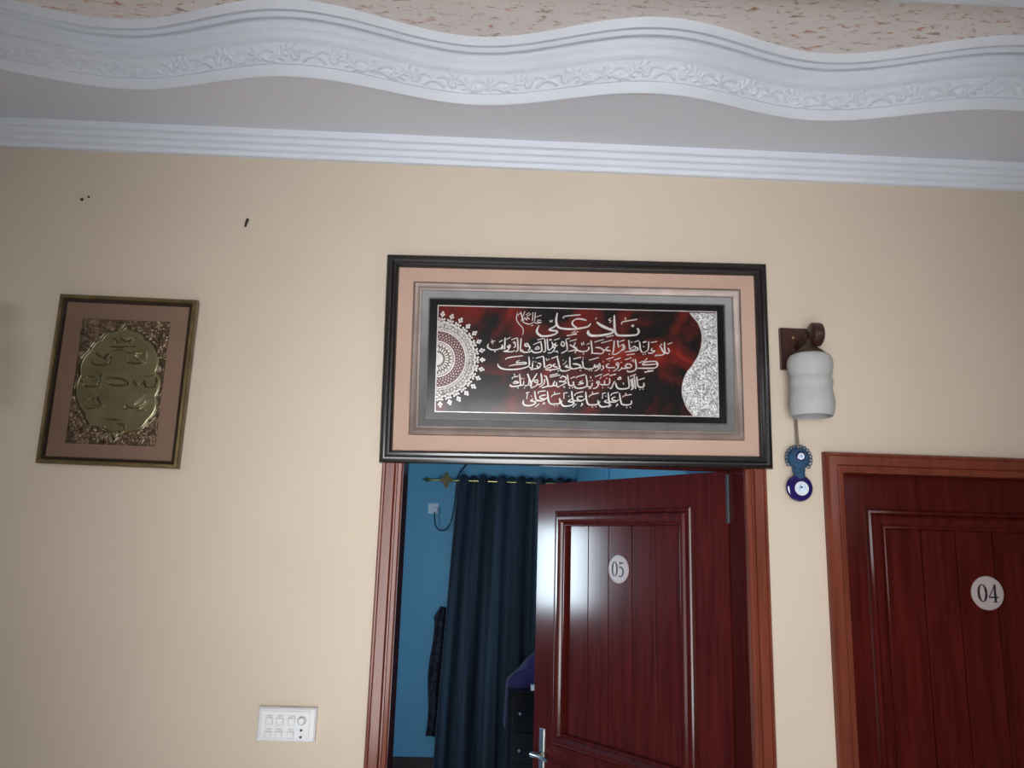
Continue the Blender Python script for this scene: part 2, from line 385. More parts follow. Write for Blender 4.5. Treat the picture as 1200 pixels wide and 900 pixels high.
STROKES = {
 'title': [[83,1769,4096,1815,4000,1759,3901,1589,3870,1343,3861,1179,3874,1111,3984,1093,4206,1086,4472],[97,1597,4162,1674,4164],[51,1304,4197,1340,4276,1565,4323,1772,4362],[30,1407,4409,1434,4348],[102,565,4250,715,4142,907,4057,1057,4011,1015,3932,851,3881,606,3842,401,3843,311,3910,319,3994],[46,851,3806,1070,3858],[32,990,4391,921,4320,990,4299,940,4225],[32,557,4389,530,4327],[65,263,4299,72,4336,-78,4313,-160,4219,-119,4123,-23,4075],[79,386,4204,304,4110,72,4052,-227,4020,-500,4042,-604,4117,-638,4278,-606,4502],[79,-604,4181,-691,4082,-840,3990,-622,3950,-640,3875,-825,3810,-1042,3791,-1165,3855,-1206,3959,-1140,4113],[30,-828,4273,-812,4224,-782,4269,-768,4219,-741,4298],[51,-420,4339,-379,4404,85,4462],[46,-322,3821,-23,3875],[35,-178,3894,-64,3980],[35,-118,3878,18,3959]],
 'salutation': [[32,-1075,4421,-1238,4361],[35,-1073,4262,-1169,4271,-1182,4215,-1073,4204,-1209,4176,-1304,4207],[35,-1253,4500,-1275,4235],[32,-1321,4499,-1340,4248],[32,-1430,4491,-1538,4418],[32,-1375,4461,-1510,4369],[32,-1422,4282,-1483,4342,-1509,4263,-1564,4334,-1617,4227],[37,-1689,4498,-1612,4233],[32,-1567,4529,-1671,4226],[28,-1778,4496,-1814,4306,-1752,4169,-1628,4027,-1607,3889,-1633,3811],[37,-1304,4207,-1426,4143,-1589,4186,-1617,4227],[28,-1782,4390,-1675,4504],[32,-1371,4094,-1317,4117]],
 'line_a': [[51,-2620,3530,-2643,3428,-2530,3354,-2381,3358,-2245,3411,-2208,3488],[30,-2523,3654,-2496,3520],[30,-2559,3577,-2435,3615],[37,-2310,3583,-2206,3646],[46,-2221,3513,-2207,3400,-2251,3366],[46,-2447,3301,-2404,3301],[53,-2137,3719,-2147,3376],[37,-2099,3664,-1983,3735],[37,-1954,3657,-1783,3727],[44,-2034,3492,-2063,3441,-1996,3437,-1989,3498,-2034,3492],[46,-1996,3442,-2052,3352,-2181,3311],[46,-1861,3618,-1829,3471,-1888,3429],[30,-1906,3597,-1875,3567,-1841,3603],[46,-2181,3311,-1956,3304,-1845,3344],[53,-1775,3727,-1758,3371,-1827,3314],[53,-1663,3717,-1683,3398,-1652,3310],[46,-1511,3575,-1560,3523,-1510,3473,-1447,3505,-1491,3581],[53,-1447,3505,-1404,3425,-1458,3347],[53,-1638,3374,-1582,3299,-1408,3313,-1339,3381],[46,-1520,3524,-1485,3540],[37,-1187,3674,-1007,3724],[46,-1310,3529,-1086,3628],[42,-1259,3403,-1185,3473,-1129,3410,-1264,3392],[53,-1358,3355,-1258,3291,-1083,3323,-1054,3412,-1086,3640],[53,-974,3719,-944,3364,-1013,3322],[51,-899,3721,-869,3416,-804,3387],[46,-761,3622,-720,3496,-809,3392],[65,-836,3682,-766,3688],[46,-710,3542,-747,3482,-664,3459,-660,3535,-710,3542],[46,-659,3451,-753,3317,-883,3289],[46,-630,3600,-685,3542,-580,3519],[37,-698,3680,-531,3734],[42,-460,3649,-489,3547,-404,3503,-394,3592,-460,3649],[51,-347,3682,-303,3429,-383,3338,-483,3293],[37,-360,3703,-230,3749],[37,-234,3654,-29,3715],[46,-58,3633,-108,3509,-28,3430,-83,3294],[51,-234,3552,-121,3483,-45,3409,-283,3348],[37,-696,3331,-584,3359],[46,-608,3333,-578,3308],[56,-45,3485,-8,3397,118,3356,268,3377,333,3443,318,3498],[51,156,3291,193,3287],[30,112,3616,138,3540],[30,163,3643,188,3567],[35,268,3563,348,3614],[58,394,3694,431,3368,406,3297],[51,524,3485,670,3475,775,3389,720,3311,569,3308,431,3312],[39,494,3645,776,3733],[39,695,3624,1028,3718],[51,927,3507,846,3474,876,3398,976,3393],[51,921,3298,946,3283],[51,976,3393,808,3415,758,3363],[53,1086,3714,1059,3407,1016,3315],[53,1179,3716,1211,3500],[46,1362,3588,1311,3438,1152,3308,1021,3290],[46,1249,3534,1350,3592,1392,3466,1298,3408],[37,1224,3674,1394,3726],[53,1515,3724,1540,3443],[49,1540,3443,1677,3549,1712,3473,1550,3413],[51,1399,3372,1676,3408,1790,3449,1753,3525],[44,1444,3283,1680,3319],[37,1678,3671,1810,3723],[28,1577,3687,1623,3655],[53,1830,3700,1868,3425,1933,3370],[65,1931,3667,2037,3697],[46,1927,3309,1957,3310],[46,1993,3326,2018,3326],[37,1942,3554,1975,3530],[53,2108,3706,2085,3455,1953,3361],[49,2212,3509,2180,3427,2286,3416,2192,3351,2079,3358],[42,2171,3669,2353,3704],[53,2435,3591,2514,3439,2563,3343,2456,3295,2300,3294],[53,2575,3696,2589,3395,2684,3354],[51,2674,3519,2716,3418,2659,3335],[60,2466,3617,2506,3618],[39,2663,3629,2808,3681],[39,2279,3261,2411,3309]],
 'line_b': [[56,-2342,2935,-2306,2855,-2180,2788,-1975,2774,-1702,2798,-1521,2848,-1419,2920,-1433,3175],[46,-2121,3067,-2026,3127,-1605,3194],[46,-2011,2882,-1818,2923,-1522,2952,-1545,2994,-1796,2988,-1701,3064],[46,-1317,3003,-1333,2841,-1418,2858],[46,-1322,3022,-1294,3031],[46,-1249,3014,-1221,3024],[46,-1318,3128,-1296,3133],[46,-1202,2913,-1128,2841,-1084,2962,-1180,2983],[51,-1383,2780,-1269,2808,-1128,2834],[56,-999,3172,-968,2849],[49,-968,2849,-814,2944,-772,2876,-950,2821],[42,-1227,3126,-1003,3195],[42,-856,3106,-826,3102],[30,-925,3127,-892,3054],[49,-649,2971,-722,2935,-672,2885,-580,2880],[51,-950,2789,-767,2793,-534,2846,-544,2938,-598,3181],[42,-769,3126,-573,3205],[46,-808,2755,-776,2760],[46,-579,2764,-547,2760],[56,-527,2823,-447,2765,-287,2780,-191,2853,-356,2896,-283,2944],[56,-231,3189,-214,2888,-122,2829],[32,-437,3091,-412,3083],[30,-436,2952,-379,2988,-322,3066],[51,-150,2982,-36,2984,84,2936,10,2858,-122,2829],[46,70,2787,98,2788],[42,-123,3126,97,3187],[51,-117,2971,25,2962,98,2894,48,2863,-135,2838],[46,66,2787,98,2788],[51,139,3076,167,2896,94,2866],[46,150,3174,173,3170],[46,151,3116,174,3112],[51,162,2895,277,2838,460,2867,506,2972,534,2880,598,2963,612,2866],[44,334,3101,626,3184],[46,334,2793,360,2793],[46,405,2794,428,2795],[46,633,3021,667,2906,575,2811,502,2787],[51,736,2954,763,2873,685,2809],[42,748,3070,771,3066],[51,936,3005,851,2968,878,2897,993,2890],[42,929,3097,952,3093],[46,919,2805,947,2801],[42,856,3138,1063,3207],[49,1201,3057,1138,3009,1186,2959,1223,3034],[51,1209,2964,1172,2870,1052,2782],[42,1081,3119,1270,3189],[49,988,2890,1108,2901],[51,1310,2920,1287,2859,1190,2797],[42,1274,3058,1302,3054],[49,1477,3039,1402,2945,1522,2896,1591,2949,1518,3017,1430,2964],[51,1310,2873,1476,2888],[42,1399,3135,1584,3200],[32,1634,3159,1656,3062],[37,1576,3107,1599,3107],[56,1703,3161,1729,2905,1659,2811,1521,2780,1452,2816],[60,2314,3108,2366,3023,2312,2927,2185,2901,1747,2892],[56,2359,3030,1932,2998,2037,3086,2314,3108],[42,1813,3053,1961,3113],[42,1898,3002,2054,3191],[60,1972,2776,2235,2835],[56,2069,2824,2165,2808]],
 'line_c': [[56,-1979,2327,-1922,2280,-1811,2282,-1681,2314,-1671,2409,-1695,2653],[44,-1911,2494,-1889,2543,-1730,2586],[46,-1887,2385,-1813,2432,-1727,2389,-1886,2363],[32,-1857,2649,-1834,2590],[46,-1571,2448,-1585,2335,-1672,2311],[44,-1639,2522,-1613,2519],[44,-1583,2512,-1557,2509],[49,-1420,2508,-1436,2338,-1551,2306],[46,-1751,2238,-1721,2235],[46,-1565,2242,-1535,2239],[56,-1466,2658,-1343,2349],[56,-1183,2682,-1380,2339,-1324,2318],[46,-1200,2493,-1264,2451,-1214,2407,-1158,2453,-1200,2493],[51,-1162,2415,-1198,2324,-1324,2254,-1374,2264],[56,-1071,2685,-1046,2403,-1161,2340],[32,-977,2630,-939,2570],[51,-958,2517,-990,2366,-1123,2269],[56,-921,2612,-859,2350,-955,2277,-1048,2260],[51,-659,2467,-710,2353,-617,2332,-617,2430],[51,-863,2301,-710,2315],[51,-547,2465,-435,2449,-332,2417,-490,2329,-564,2288,-621,2332],[46,-529,2560,-417,2604,-338,2564,-375,2473,-543,2439],[46,-812,2573,-507,2647],[46,-813,2622,-582,2685],[32,-432,2641,-491,2542],[56,-296,2663,-263,2400,-206,2333,-117,2365,-127,2459],[46,-247,2264,-217,2269],[46,-158,2274,-132,2278],[44,-207,2548,-77,2603],[46,-415,2312,-369,2275],[56,-105,2346,-48,2272,64,2263,213,2296,282,2373,250,2655],[46,7,2364,176,2416,48,2434,160,2493],[44,-40,2559,-2,2603,224,2674],[46,437,2433,404,2319,288,2320],[44,351,2488,374,2484],[44,422,2504,449,2501],[32,377,2620,400,2560],[46,325,2257,404,2281],[49,628,2493,559,2454,615,2414,653,2475],[53,628,2425,572,2304,452,2260],[44,509,2615,722,2694],[35,700,2627,658,2547],[49,793,2515,778,2383,662,2396],[46,725,2295,751,2292],[46,883,2310,912,2307],[49,943,2575,928,2405,778,2379],[46,838,2573,865,2570],[44,756,2639,929,2707],[44,944,2655,1135,2702],[49,1097,2503,1036,2379,989,2274,946,2296],[44,1168,2550,1240,2619,1272,2563,1172,2546],[60,1115,2446,1171,2297,1298,2267,1448,2284,1518,2341,1488,2643],[56,1563,2569,1599,2381,1621,2283,1560,2256],[51,1610,2589,1645,2316],[53,1667,2666,1705,2279],[32,1344,2451,1359,2395],[58,1742,2648,1771,2384,1846,2329,1940,2350,1951,2463],[46,1819,2261,1845,2265],[46,1913,2274,1939,2275],[46,1794,2547,1971,2600],[46,1541,2640,1718,2714]],
 'line_d': [[58,-1561,1886,-1585,1792,-1507,1727,-1359,1730,-1244,1780,-1226,1837,-1360,1871,-1283,1929],[58,-1252,2154,-1208,1912,-1115,1876,-1008,1886,-875,1974],[37,-1515,2089,-1408,2117],[32,-1459,2075,-1483,1921],[46,-1354,2002,-1332,1999],[44,-1232,1684,-1114,1783],[53,-931,2048,-1028,2028,-1098,1992,-1064,1937,-967,1931],[44,-1149,2078,-1122,2138,-932,2170],[37,-1025,1762,-970,1823,-957,1764],[58,-880,2162,-848,1900,-784,1789,-636,1788,-521,1813,-514,1925,-547,1943],[46,-687,1731,-657,1732],[46,-594,1733,-565,1738],[44,-763,1988,-712,2053,-504,2105],[32,-679,2147,-664,2087],[58,-447,1889,-478,1814,-394,1730,-226,1744,-111,1802,-134,1849,-264,1874,-168,1951],[58,-172,2176,-130,1914,-19,1896,71,1890],[37,-418,2111,-291,2128],[32,-396,2096,-399,1943],[46,-269,2024,-243,2021],[44,-137,1705,-28,1804],[53,161,2017,64,2021,-6,1988,27,1917,124,1900],[56,46,1888,130,1901,217,1958],[44,-89,2039,-29,2113,170,2168],[37,102,1728,139,1826,152,1766],[58,241,2165,264,1922,325,1792,474,1782,590,1816,598,1928],[46,422,1716,452,1716],[46,527,1732,556,1733],[44,329,2009,400,2075,628,2139],[32,434,2169,448,2109],[58,670,1892,624,1817,698,1732,847,1742,944,1785,922,1841,792,1885,870,1938],[58,895,2160,926,1897,982,1880,1109,1882,1216,1959],[37,714,2115,833,2143],[32,740,2100,725,1965],[46,818,2045,844,2042],[44,899,1713,1000,1790],[53,1113,2027,1016,1993,1038,1933,1132,1920],[44,975,2060,1017,2124,1198,2169],[37,1127,1729,1165,1827,1178,1777],[58,1232,2147,1262,1923,1314,1811,1463,1801,1570,1835,1580,1929],[46,1429,1726,1459,1726],[46,1534,1728,1564,1732],[44,1319,2018,1390,2075,1591,2111],[32,1406,2151,1428,2091]],
 'plaque': [[19,-860,3011,-785,2911,-532,2878,-325,2958,-310,3133],[17,-748,3242,-544,3115,-372,3227],[14,-533,3122,-453,3081],[19,90,3119,198,3008,483,2969,693,3082,689,3373],[17,102,3268,504,3300],[17,373,3197,541,3101],[19,-1060,2424,-977,2269,-726,2242,-551,2320,-521,2609],[17,-1022,2516,-691,2537],[14,-747,2400,-617,2444],[19,-344,2393,-116,2301,286,2357,56,2507,-330,2521],[19,424,2440,564,2312,705,2472,786,2316,1059,2322,1065,2584],[17,715,2594,939,2643],[19,-893,1746,-765,1613,-573,1647,-362,1726],[17,-855,1824,-672,1933,-574,1653],[17,-558,2002,-439,1754],[24,256,1708,314,1736,347,1675,275,1659],[19,347,1675,700,1709,873,1906],[17,555,1785,793,2062],[14,620,1611,863,1634],[19,-268,1101,-153,975,237,986,314,1158,147,1213],[17,-204,1317,117,1306],[14,-357,3448,-75,3435,169,3485,359,3468],[14,-293,3581,-288,3737,-152,3548,-49,3722,8,3569,143,3692],[14,162,3543,188,3734,305,3648],[12,-344,3345,-3,3361]],
 'cart': [8,4170,300,3941,610,3714,610,3714,811,3606,928,3417,928,3417,1034,3259,1076,3067,1067,2777,1067,2777,1188,2590,1243,2336,1154,2046,1154,2046,1188,1857,1133,1696,995,1312,995,1312,897,1108,666,985,320,815,97,650,97,650,-221,748,-618,980,-882,1482,-882,1482,-1018,1665,-1109,1882,-1187,2228,-1143,2580,-1143,2580,-1142,2805,-1054,3066,-934,3330,-934,3330,-834,3516,-665,3654,-665,3654,-466,3807,-199,3918,8,4170],
 'wave': [3344,4603,3448,4468,3572,4320,3653,4149,3692,3978,3702,3828,3686,3678,3639,3464,3550,3249,3411,3034,3247,2819,3151,2627,3094,2436,3078,2268,3088,2101,3147,1914,3227,1727,3309,1625,3402,1514],
}
# ================================================================== the setting
WX0, WX1 = -3.0, 3.0          # side walls of the hall
ZS, ZC = 3.03, 3.17           # dropped border of the ceiling, middle of the ceiling
OX0, OX1, OZ = -0.240, 0.757, 2.055      # open doorway
QX0, QX1, QZ = 1.027, 1.953, 2.058       # closed doorway


def wall_with_doors(y0, y1, x0, x1, z1):
    mb = MB()
    mb.box(x0, OX0, y0, y1, 0, z1); mb.box(OX1, QX0, y0, y1, 0, z1); mb.box(QX1, x1, y0, y1, 0, z1)
    mb.box(OX0, OX1, y0, y1, OZ, z1); mb.box(QX0, QX1, y0, y1, QZ, z1)
    return mb


struct('wall_front', wall_with_doors(0, 0.12, WX0 - 0.1, WX1 + 0.1, ZC + 0.1), 'wall',
       'cream painted wall that carries the pictures and both doors', 'wall', smooth=False)
struct('floor', MB().box(WX0 - 0.1, WX1 + 0.1, -3.5, 4.8, -0.1, 0), 'floor', 'beige tiled floor below the frame', 'floor', smooth=False)
YB = -3.3


def side_wall(x0, x1, a0, a1, z0, z1):
    return MB().box(x0, x1, YB - .1, a0, 0, ZC + .1).box(x0, x1, a1, 0, 0, ZC + .1).box(x0, x1, a0, a1, 0, z0).box(x0, x1, a0, a1, z1, ZC + .1)


struct('wall_left', side_wall(WX0 - .1, WX0, -1.6, -1.1, 2.18, 2.72), 'wall_dim', 'unseen darkened wall at the left end of the hall with a small window', 'wall', smooth=False)
struct('wall_right', MB().box(WX1, WX1 + .1, YB - .1, 0, 0, ZC + .1), 'wall_dim', 'unseen darkened wall at the right end of the hall', 'wall', smooth=False)
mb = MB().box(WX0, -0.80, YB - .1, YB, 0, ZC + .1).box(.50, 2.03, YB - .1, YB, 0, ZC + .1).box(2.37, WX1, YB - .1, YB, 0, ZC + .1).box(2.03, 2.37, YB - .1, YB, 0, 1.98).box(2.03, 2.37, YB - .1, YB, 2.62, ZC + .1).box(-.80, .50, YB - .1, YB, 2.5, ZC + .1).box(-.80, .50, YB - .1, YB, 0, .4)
struct('wall_back', mb, 'wall_dim', 'unseen darkened wall behind the viewer with a tall window', 'wall', smooth=False)


def window(name, label, a0, a1, z0, z1, plane, axis):
    """frame with one mullion filling a wall opening; plane = wall coordinate"""
    t = thing(name, label, 'window', kind='structure')
    mb = MB()
    bars = [(a0, a0 + .05, z0, z1), (a1 - .05, a1, z0, z1), (a0 + .05, a1 - .05, z0, z0 + .05), (a0 + .05, a1 - .05, z1 - .05, z1)]
    if a1 - a0 > 1.2:
        c = (a0 + a1) / 2; bars.append((c - .03, c + .03, z0 + .05, z1 - .05))
    for b in bars:
        if axis == 'x': mb.box(plane - .02, plane + .02, b[0], b[1], b[2], b[3])
        else: mb.box(b[0], b[1], plane - .02, plane + .02, b[2], b[3])
    mb.build('window_frame', 'white', t, smooth=False)
    return t


window('window_1', 'small white framed high window behind the viewer at the right', 2.03, 2.37, 1.98, 2.62, YB + .02, 'y')
window('window_2', 'white framed tall window behind the viewer', -.80, .50, .4, 2.5, YB + .02, 'y')
window('window_3', 'small white framed window on the left end wall', -1.6, -1.1, 2.18, 2.72, WX0 + .03, 'x')

# ---- ceiling
PER, PH = 0.975, -0.065


def wave(x, mean, amp):
    return mean + amp * math.cos(2 * math.pi * (x - PH) / PER)


NX = 640
XS = [WX0 + (WX1 - WX0) * i / NX for i in range(NX + 1)]
mb = MB()
rs = [[(x, 0.0, ZS), (x, wave(x, -0.302, 0.049), ZS), (x, wave(x, -0.302, 0.049), ZS + 0.05), (x, 0.0, ZS + 0.05)] for x in XS]
mb.rings(rs, cap0=True, cap1=True)
struct('ceiling_border', mb, 'soffit', 'flat grey dropped ceiling border between the wall cornice and the wavy moulding', 'ceiling')
struct('ceiling', MB().box(WX0 - .1, WX1 + .1, -3.5, 0, ZC, ZC + .1), 'ceiling', 'beige ceiling centre with orange and brown paint flecks', 'ceiling', smooth=False)
struct('trim_1', MB().box(WX0, WX1, -0.82, -0.625, ZC - .035, ZC + 0.01), 'white', 'straight white ceiling strip at the top right edge', 'moulding', smooth=False)

# stepped cornice in the corner of wall and ceiling border
prof = [(0, 2.962), (-.014, 2.962), (-.016, 2.964), (-.016, 2.974), (-.020, 2.977), (-.028, 2.977), (-.031, 2.980), (-.031, 2.990),
        (-.035, 2.993), (-.043, 2.993), (-.046, 2.996), (-.046, 3.006), (-.050, 3.009), (-.060, 3.009), (-.063, 3.012), (-.063, 3.03), (0, 3.03)]
mb = MB().rings([[(x, y, z) for y, z in prof] for x in (WX0, WX1)], cap0=True, cap1=True)
struct('trim_2', mb, 'white', 'straight white stepped cornice along the top of the cream wall', 'cornice', sharp=25)

# wavy crown moulding with a leaf relief: (projection from the border edge, height)
band0, band1 = (-.014, .026), (-.046, .066)
prof_lo = [(.006, .0), (-.001, -.003), (-.004, -.001), (-.012, .021), (-.0125, .0235), (-.0095, .0245), (-.010, .0255), band0]
prof_hi = [band1, (-.044, .0675), (-.050, .069), (-.053, .072), (-.0525, .0755), (-.049, .0765), (-.0495, .081), (-.052, .087), (-.056, .093),
           (-.060, .0965), (-.0585, .098), (-.0605, .100), (-.0605, .107), (-.0625, .1095), (-.065, .1145), (-.074, .1175), (-.083, .1160), (-.0880, .1085),
           (-.0905, .1095), (-.0910, .1155), (-.0925, .1205), (-.101, .1235), (-.1085, .1210), (-.1110, .1150), (-.113, .1185), (-.1165, .1405)]


def crown_row(p, h):
    k = (h / 0.14); amp = 0.049 + 0.010 * k
    return [(x, wave(x, -0.302, amp) + p, ZS + h) for x in XS]


crown = thing('trim_3', 'white wavy crown moulding with embossed leaf scrolls', 'moulding', kind='structure')
mb = MB()
mb.rings([crown_row(p, h) for p, h in prof_lo], closed_ring=False)
mb.rings([crown_row(p, h) for p, h in prof_hi], closed_ring=False)
mb.build('moulding_profile', 'white', crown, sharp=50)

UNIT = 0.315


def seg_dist(P, pts):
    d = np.full(P.shape[:-1], 9.0)
    for a, b in zip(pts[:-1], pts[1:]):
        a = np.array(a); b = np.array(b); ab = b - a
        t = np.clip(((P - a) @ ab) / max(ab @ ab, 1e-12), 0, 1)
        d = np.minimum(d, np.linalg.norm(P - a - t[..., None] * ab, axis=-1))
    return d


def relief_height(s, t):
    """s along the band in metres (one unit), t across 0..0.046"""
    P = np.stack([np.abs(s), t], -1)
    h = np.zeros(s.shape)
    def put(pts, w, a):
        nonlocal h
        h = np.maximum(h, a * np.exp(-(seg_dist(P, pts) / w) ** 2))
    # rosette with petals round the middle
    for k in range(6):
        a = k * math.pi / 3 + .3
        put([(.000 + .006 * math.cos(a), .024 + .006 * math.sin(a)), (.014 * math.cos(a), .024 + .014 * math.sin(a))], .0044, .0095)
    put([(0, .024), (.0005, .024)], .005, .0115)
    # main stalk: S curve away from the rosette and curling in on itself
    stalk = smooth_path([(.018, .016), (.034, .009), (.052, .011), (.070, .022), (.086, .036), (.104, .038), (.116, .028), (.112, .016), (.102, .014), (.099, .021)], 4)
    put(stalk, .0034, .0080)
    # leaflets along the stalk
    for i in range(4, len(stalk) - 12, 3):
        x, y = stalk[i]; x2, y2 = stalk[i + 1]
        l = math.hypot(x2 - x, y2 - y) or 1e-6; tx, ty = (x2 - x) / l, (y2 - y) / l
        for sg in (1, -1):
            ax, ay = tx * .6 - sg * ty * .8, ty * .6 + sg * tx * .8
            put([(x + ax * .003, y + ay * .003), (x + ax * .015, y + ay * .015)], .0030, .0075)
    put(smooth_path([(.020, .032), (.034, .036), (.048, .032), (.056, .024)], 3), .0036, .0075)
    put(smooth_path([(.130, .010), (.142, .020), (.1575, .024)], 3), .0034, .0075)
    put(smooth_path([(.128, .038), (.142, .036), (.152, .030)], 3), .0034, .007)
    return h * np.clip(t / .004, 0, 1) * np.clip((.0505 - t) / .004, 0, 1)


NB = 2300; NT = 22
xb = np.linspace(-2.6, 2.6, NB); tt = np.linspace(0, 1, NT)
sx = ((xb - 0.29) / UNIT - np.round((xb - 0.29) / UNIT)) * UNIT
blen = math.hypot(band1[0] - band0[0], band1[1] - band0[1])
HH = relief_height(*np.meshgrid(sx, tt * blen))
ny, nz = -(band1[1] - band0[1]) / blen, (band1[0] - band0[0]) / blen
rows = []
for j, t in enumerate(tt):
    p = band0[0] + (band1[0] - band0[0]) * t; h = band0[1] + (band1[1] - band0[1]) * t
    amp = 0.049 + 0.010 * h / 0.14
    rows.append([(xb[i], wave(xb[i], -0.302, amp) + p + ny * HH[j, i] + .002 * math.sin(math.pi * t), h + ZS + nz * HH[j, i]) for i in range(NB)])
MB().rings(rows, closed_ring=False).build('leaf_relief', 'white', crown, sharp=80)

# ---- blue room behind the open door
BX0, BX1, BY0, BY1, BZ = -2.6, 0.787, 0.12, 4.6, 2.95
mb = MB()
mb.box(BX0 - .1, OX0, BY0, BY0 + .03, 0, BZ).box(OX1, BX1 + .1, BY0, BY0 + .03, 0, BZ).box(OX0, OX1, BY0, BY0 + .03, OZ, BZ)
struct('wall_bedroom_front', mb, 'blue', 'blue back face of the wall around the open doorway', 'wall', smooth=False)
struct('wall_bedroom_far', MB().box(BX0 - .1, BX1 + .1, BY1, BY1 + .1, 0, BZ), 'blue', 'blue far wall behind the dark curtain', 'wall', smooth=False)
struct('wall_bedroom_right', MB().box(BX1, BX1 + .1, BY0 + .03, BY1, 0, BZ), 'blue', 'blue side wall behind the open door', 'wall', smooth=False)
mb = MB().box(BX0 - .1, BX0, BY0, 1.25, 0, BZ).box(BX0 - .1, BX0, 1.71, BY1, 0, BZ)
mb.box(BX0 - .1, BX0, 1.25, 1.71, 0, 1.36).box(BX0 - .1, BX0, 1.25, 1.71, 2.0, BZ)
struct('wall_bedroom_left', mb, 'blue', 'blue side wall with the window of the far room', 'wall', smooth=False)
struct('ceiling_bedroom', MB().box(BX0 - .1, BX1 + .1, BY0 + .03, BY1, BZ, BZ + .1), 'blue', 'ceiling of the blue room', 'ceiling', smooth=False)
window('window_4', 'narrow window on the side wall of the blue room', 1.25, 1.71, 1.36, 2.0, BX0 + .03, 'x')
struct('baseboard_bedroom', MB().rbox(BX0, BX1, BY1 - .015, BY1, 0, .13), 'walnut', 'brown baseboard below the dark curtain', 'baseboard', smooth=False)
struct('trim_4', MB().rbox(BX1 - .02, BX1, 2.70, 2.73, .0, BZ), 'blue', 'thin blue vertical cable cover on the side wall of the blue room', 'trim', smooth=False)

# ---- door casings and linings
casing = [(0, 0.02), (0, -.011), (.003, -.014), (.012, -.015), (.014, -.018), (.018, -.018), (.020, -.015), (.0215, -.0215), (.023, -.0232),
          (.046, -.0232), (.047, -.0222), (.049, -.027), (.053, -.0275), (.056, -.024), (.058, -.018), (.058, 0.0)]


def door_frame(name, label, xl, xr, zt, lx0, lx1, lz, depth):
    t = thing(name, label, 'door frame', kind='structure')
    MB().u_sweep(xl, xr, zt, casing).build('casing', 'casing', t, sharp=30)
    mb = MB()
    mb.box(lx0 - .003, lx0 + .004, 0.0, depth, 0, lz).box(lx1 - .004, lx1 + .003, 0, depth, 0, lz).box(lx0, lx1, 0, depth, lz - .004, lz + .003)
    mb.build('lining', 'wood', t, smooth=False)
    return t


door_frame('trim_5', 'reddish wooden casing around the open doorway', OX0 + .002, OX1, OZ - .007, OX0, OX1, OZ, .15)
door_frame('trim_6', 'reddish wooden casing around closed door 04', QX0 + .018, QX1 - .018, QZ - .013, QX0, QX1, QZ, .12)


# ---- doors
def digit_mesh(ch, x, z, h, mb, y):
    """serif numerals out of bands; x,z = lower left corner, h = height"""
    def rib(pts, ws, sub=5):
        p = smooth_path([(x + a * h, z + b * h) for a, b in pts], sub)
        n = len(p)
        w = []
        for i in range(n):
            f = i / (n - 1) * (len(ws) - 1); k = min(int(f), len(ws) - 2)
            w.append((ws[k] + (ws[k + 1] - ws[k]) * (f - k)) * h)
        mb.ribbon(p, w, y, y - .0006)
    if ch == '0':
        pts = [(.26 + .215 * math.cos(a), .5 + .465 * math.sin(a)) for a in [2 * math.pi * k / 24 for k in range(25)]]
        rib(pts, [.070 if abs(math.cos(2 * math.pi * k / 24)) > .75 else .05 if abs(math.cos(2 * math.pi * k / 24)) > .4 else .024 for k in range(25)], 2)
    if ch == '4':
        rib([(.37, 0.02), (.37, .98)], [.062, .062])
        rib([(.40, .98), (.02, .30)], [.025, .025], 1)
        rib([(.0, .28), (.55, .28)], [.042, .042], 1)
        rib([(.22, .02), (.52, .02)], [.022, .022], 1)
    if ch == '5':
        rib([(.10, .92), (.30, .89), (.45, .95)], [.06, .055, .02])
        rib([(.12, .95), (.09, .60), (.08, .56)], [.022, .022, .022])
        rib([(.08, .57), (.22, .63), (.38, .52), (.42, .32), (.34, .12), (.18, .02), (.04, .08)], [.02, .045, .06, .068, .055, .03, .05])


def number_plate(door, chars, x, z, y, label):
    o = MB().lathe([(0.0005, y - .0045), (.0455, y - .0045), (.0480, y - .004), (.0490, y - .003), (.0490, y)], 40, 'y', (x, 0, z)).build('number_plate', 'plate_white', door)
    o['label'] = label
    MB().lathe([(.0430, y - .0045), (.0432, y - .0052), (.0444, y - .0052), (.0446, y - .0045)], 40, 'y', (x, 0, z)).build('plate_rim', 'plastic_dim', o)
    mb = MB()
    digit_mesh(chars[0], x - .0305, z - .0265, .053, mb, y - .0045)
    digit_mesh(chars[1], x + .0020, z - .0265, .053, mb, y - .0045)
    mb.build('numerals', 'ink', o, smooth=False)


DW, DH, DT = 0.92, 2.05, 0.040
mould = [(-.002, 0.004), (-.002, -.007), (.002, -.011), (.009, -.012), (.012, -.009), (.015, -.016), (.022, -.021), (.031, -.021), (.040, -.014),
         (.046, -.005), (.049, -.006), (.053, -.006), (.055, -.002), (.057, .016)]


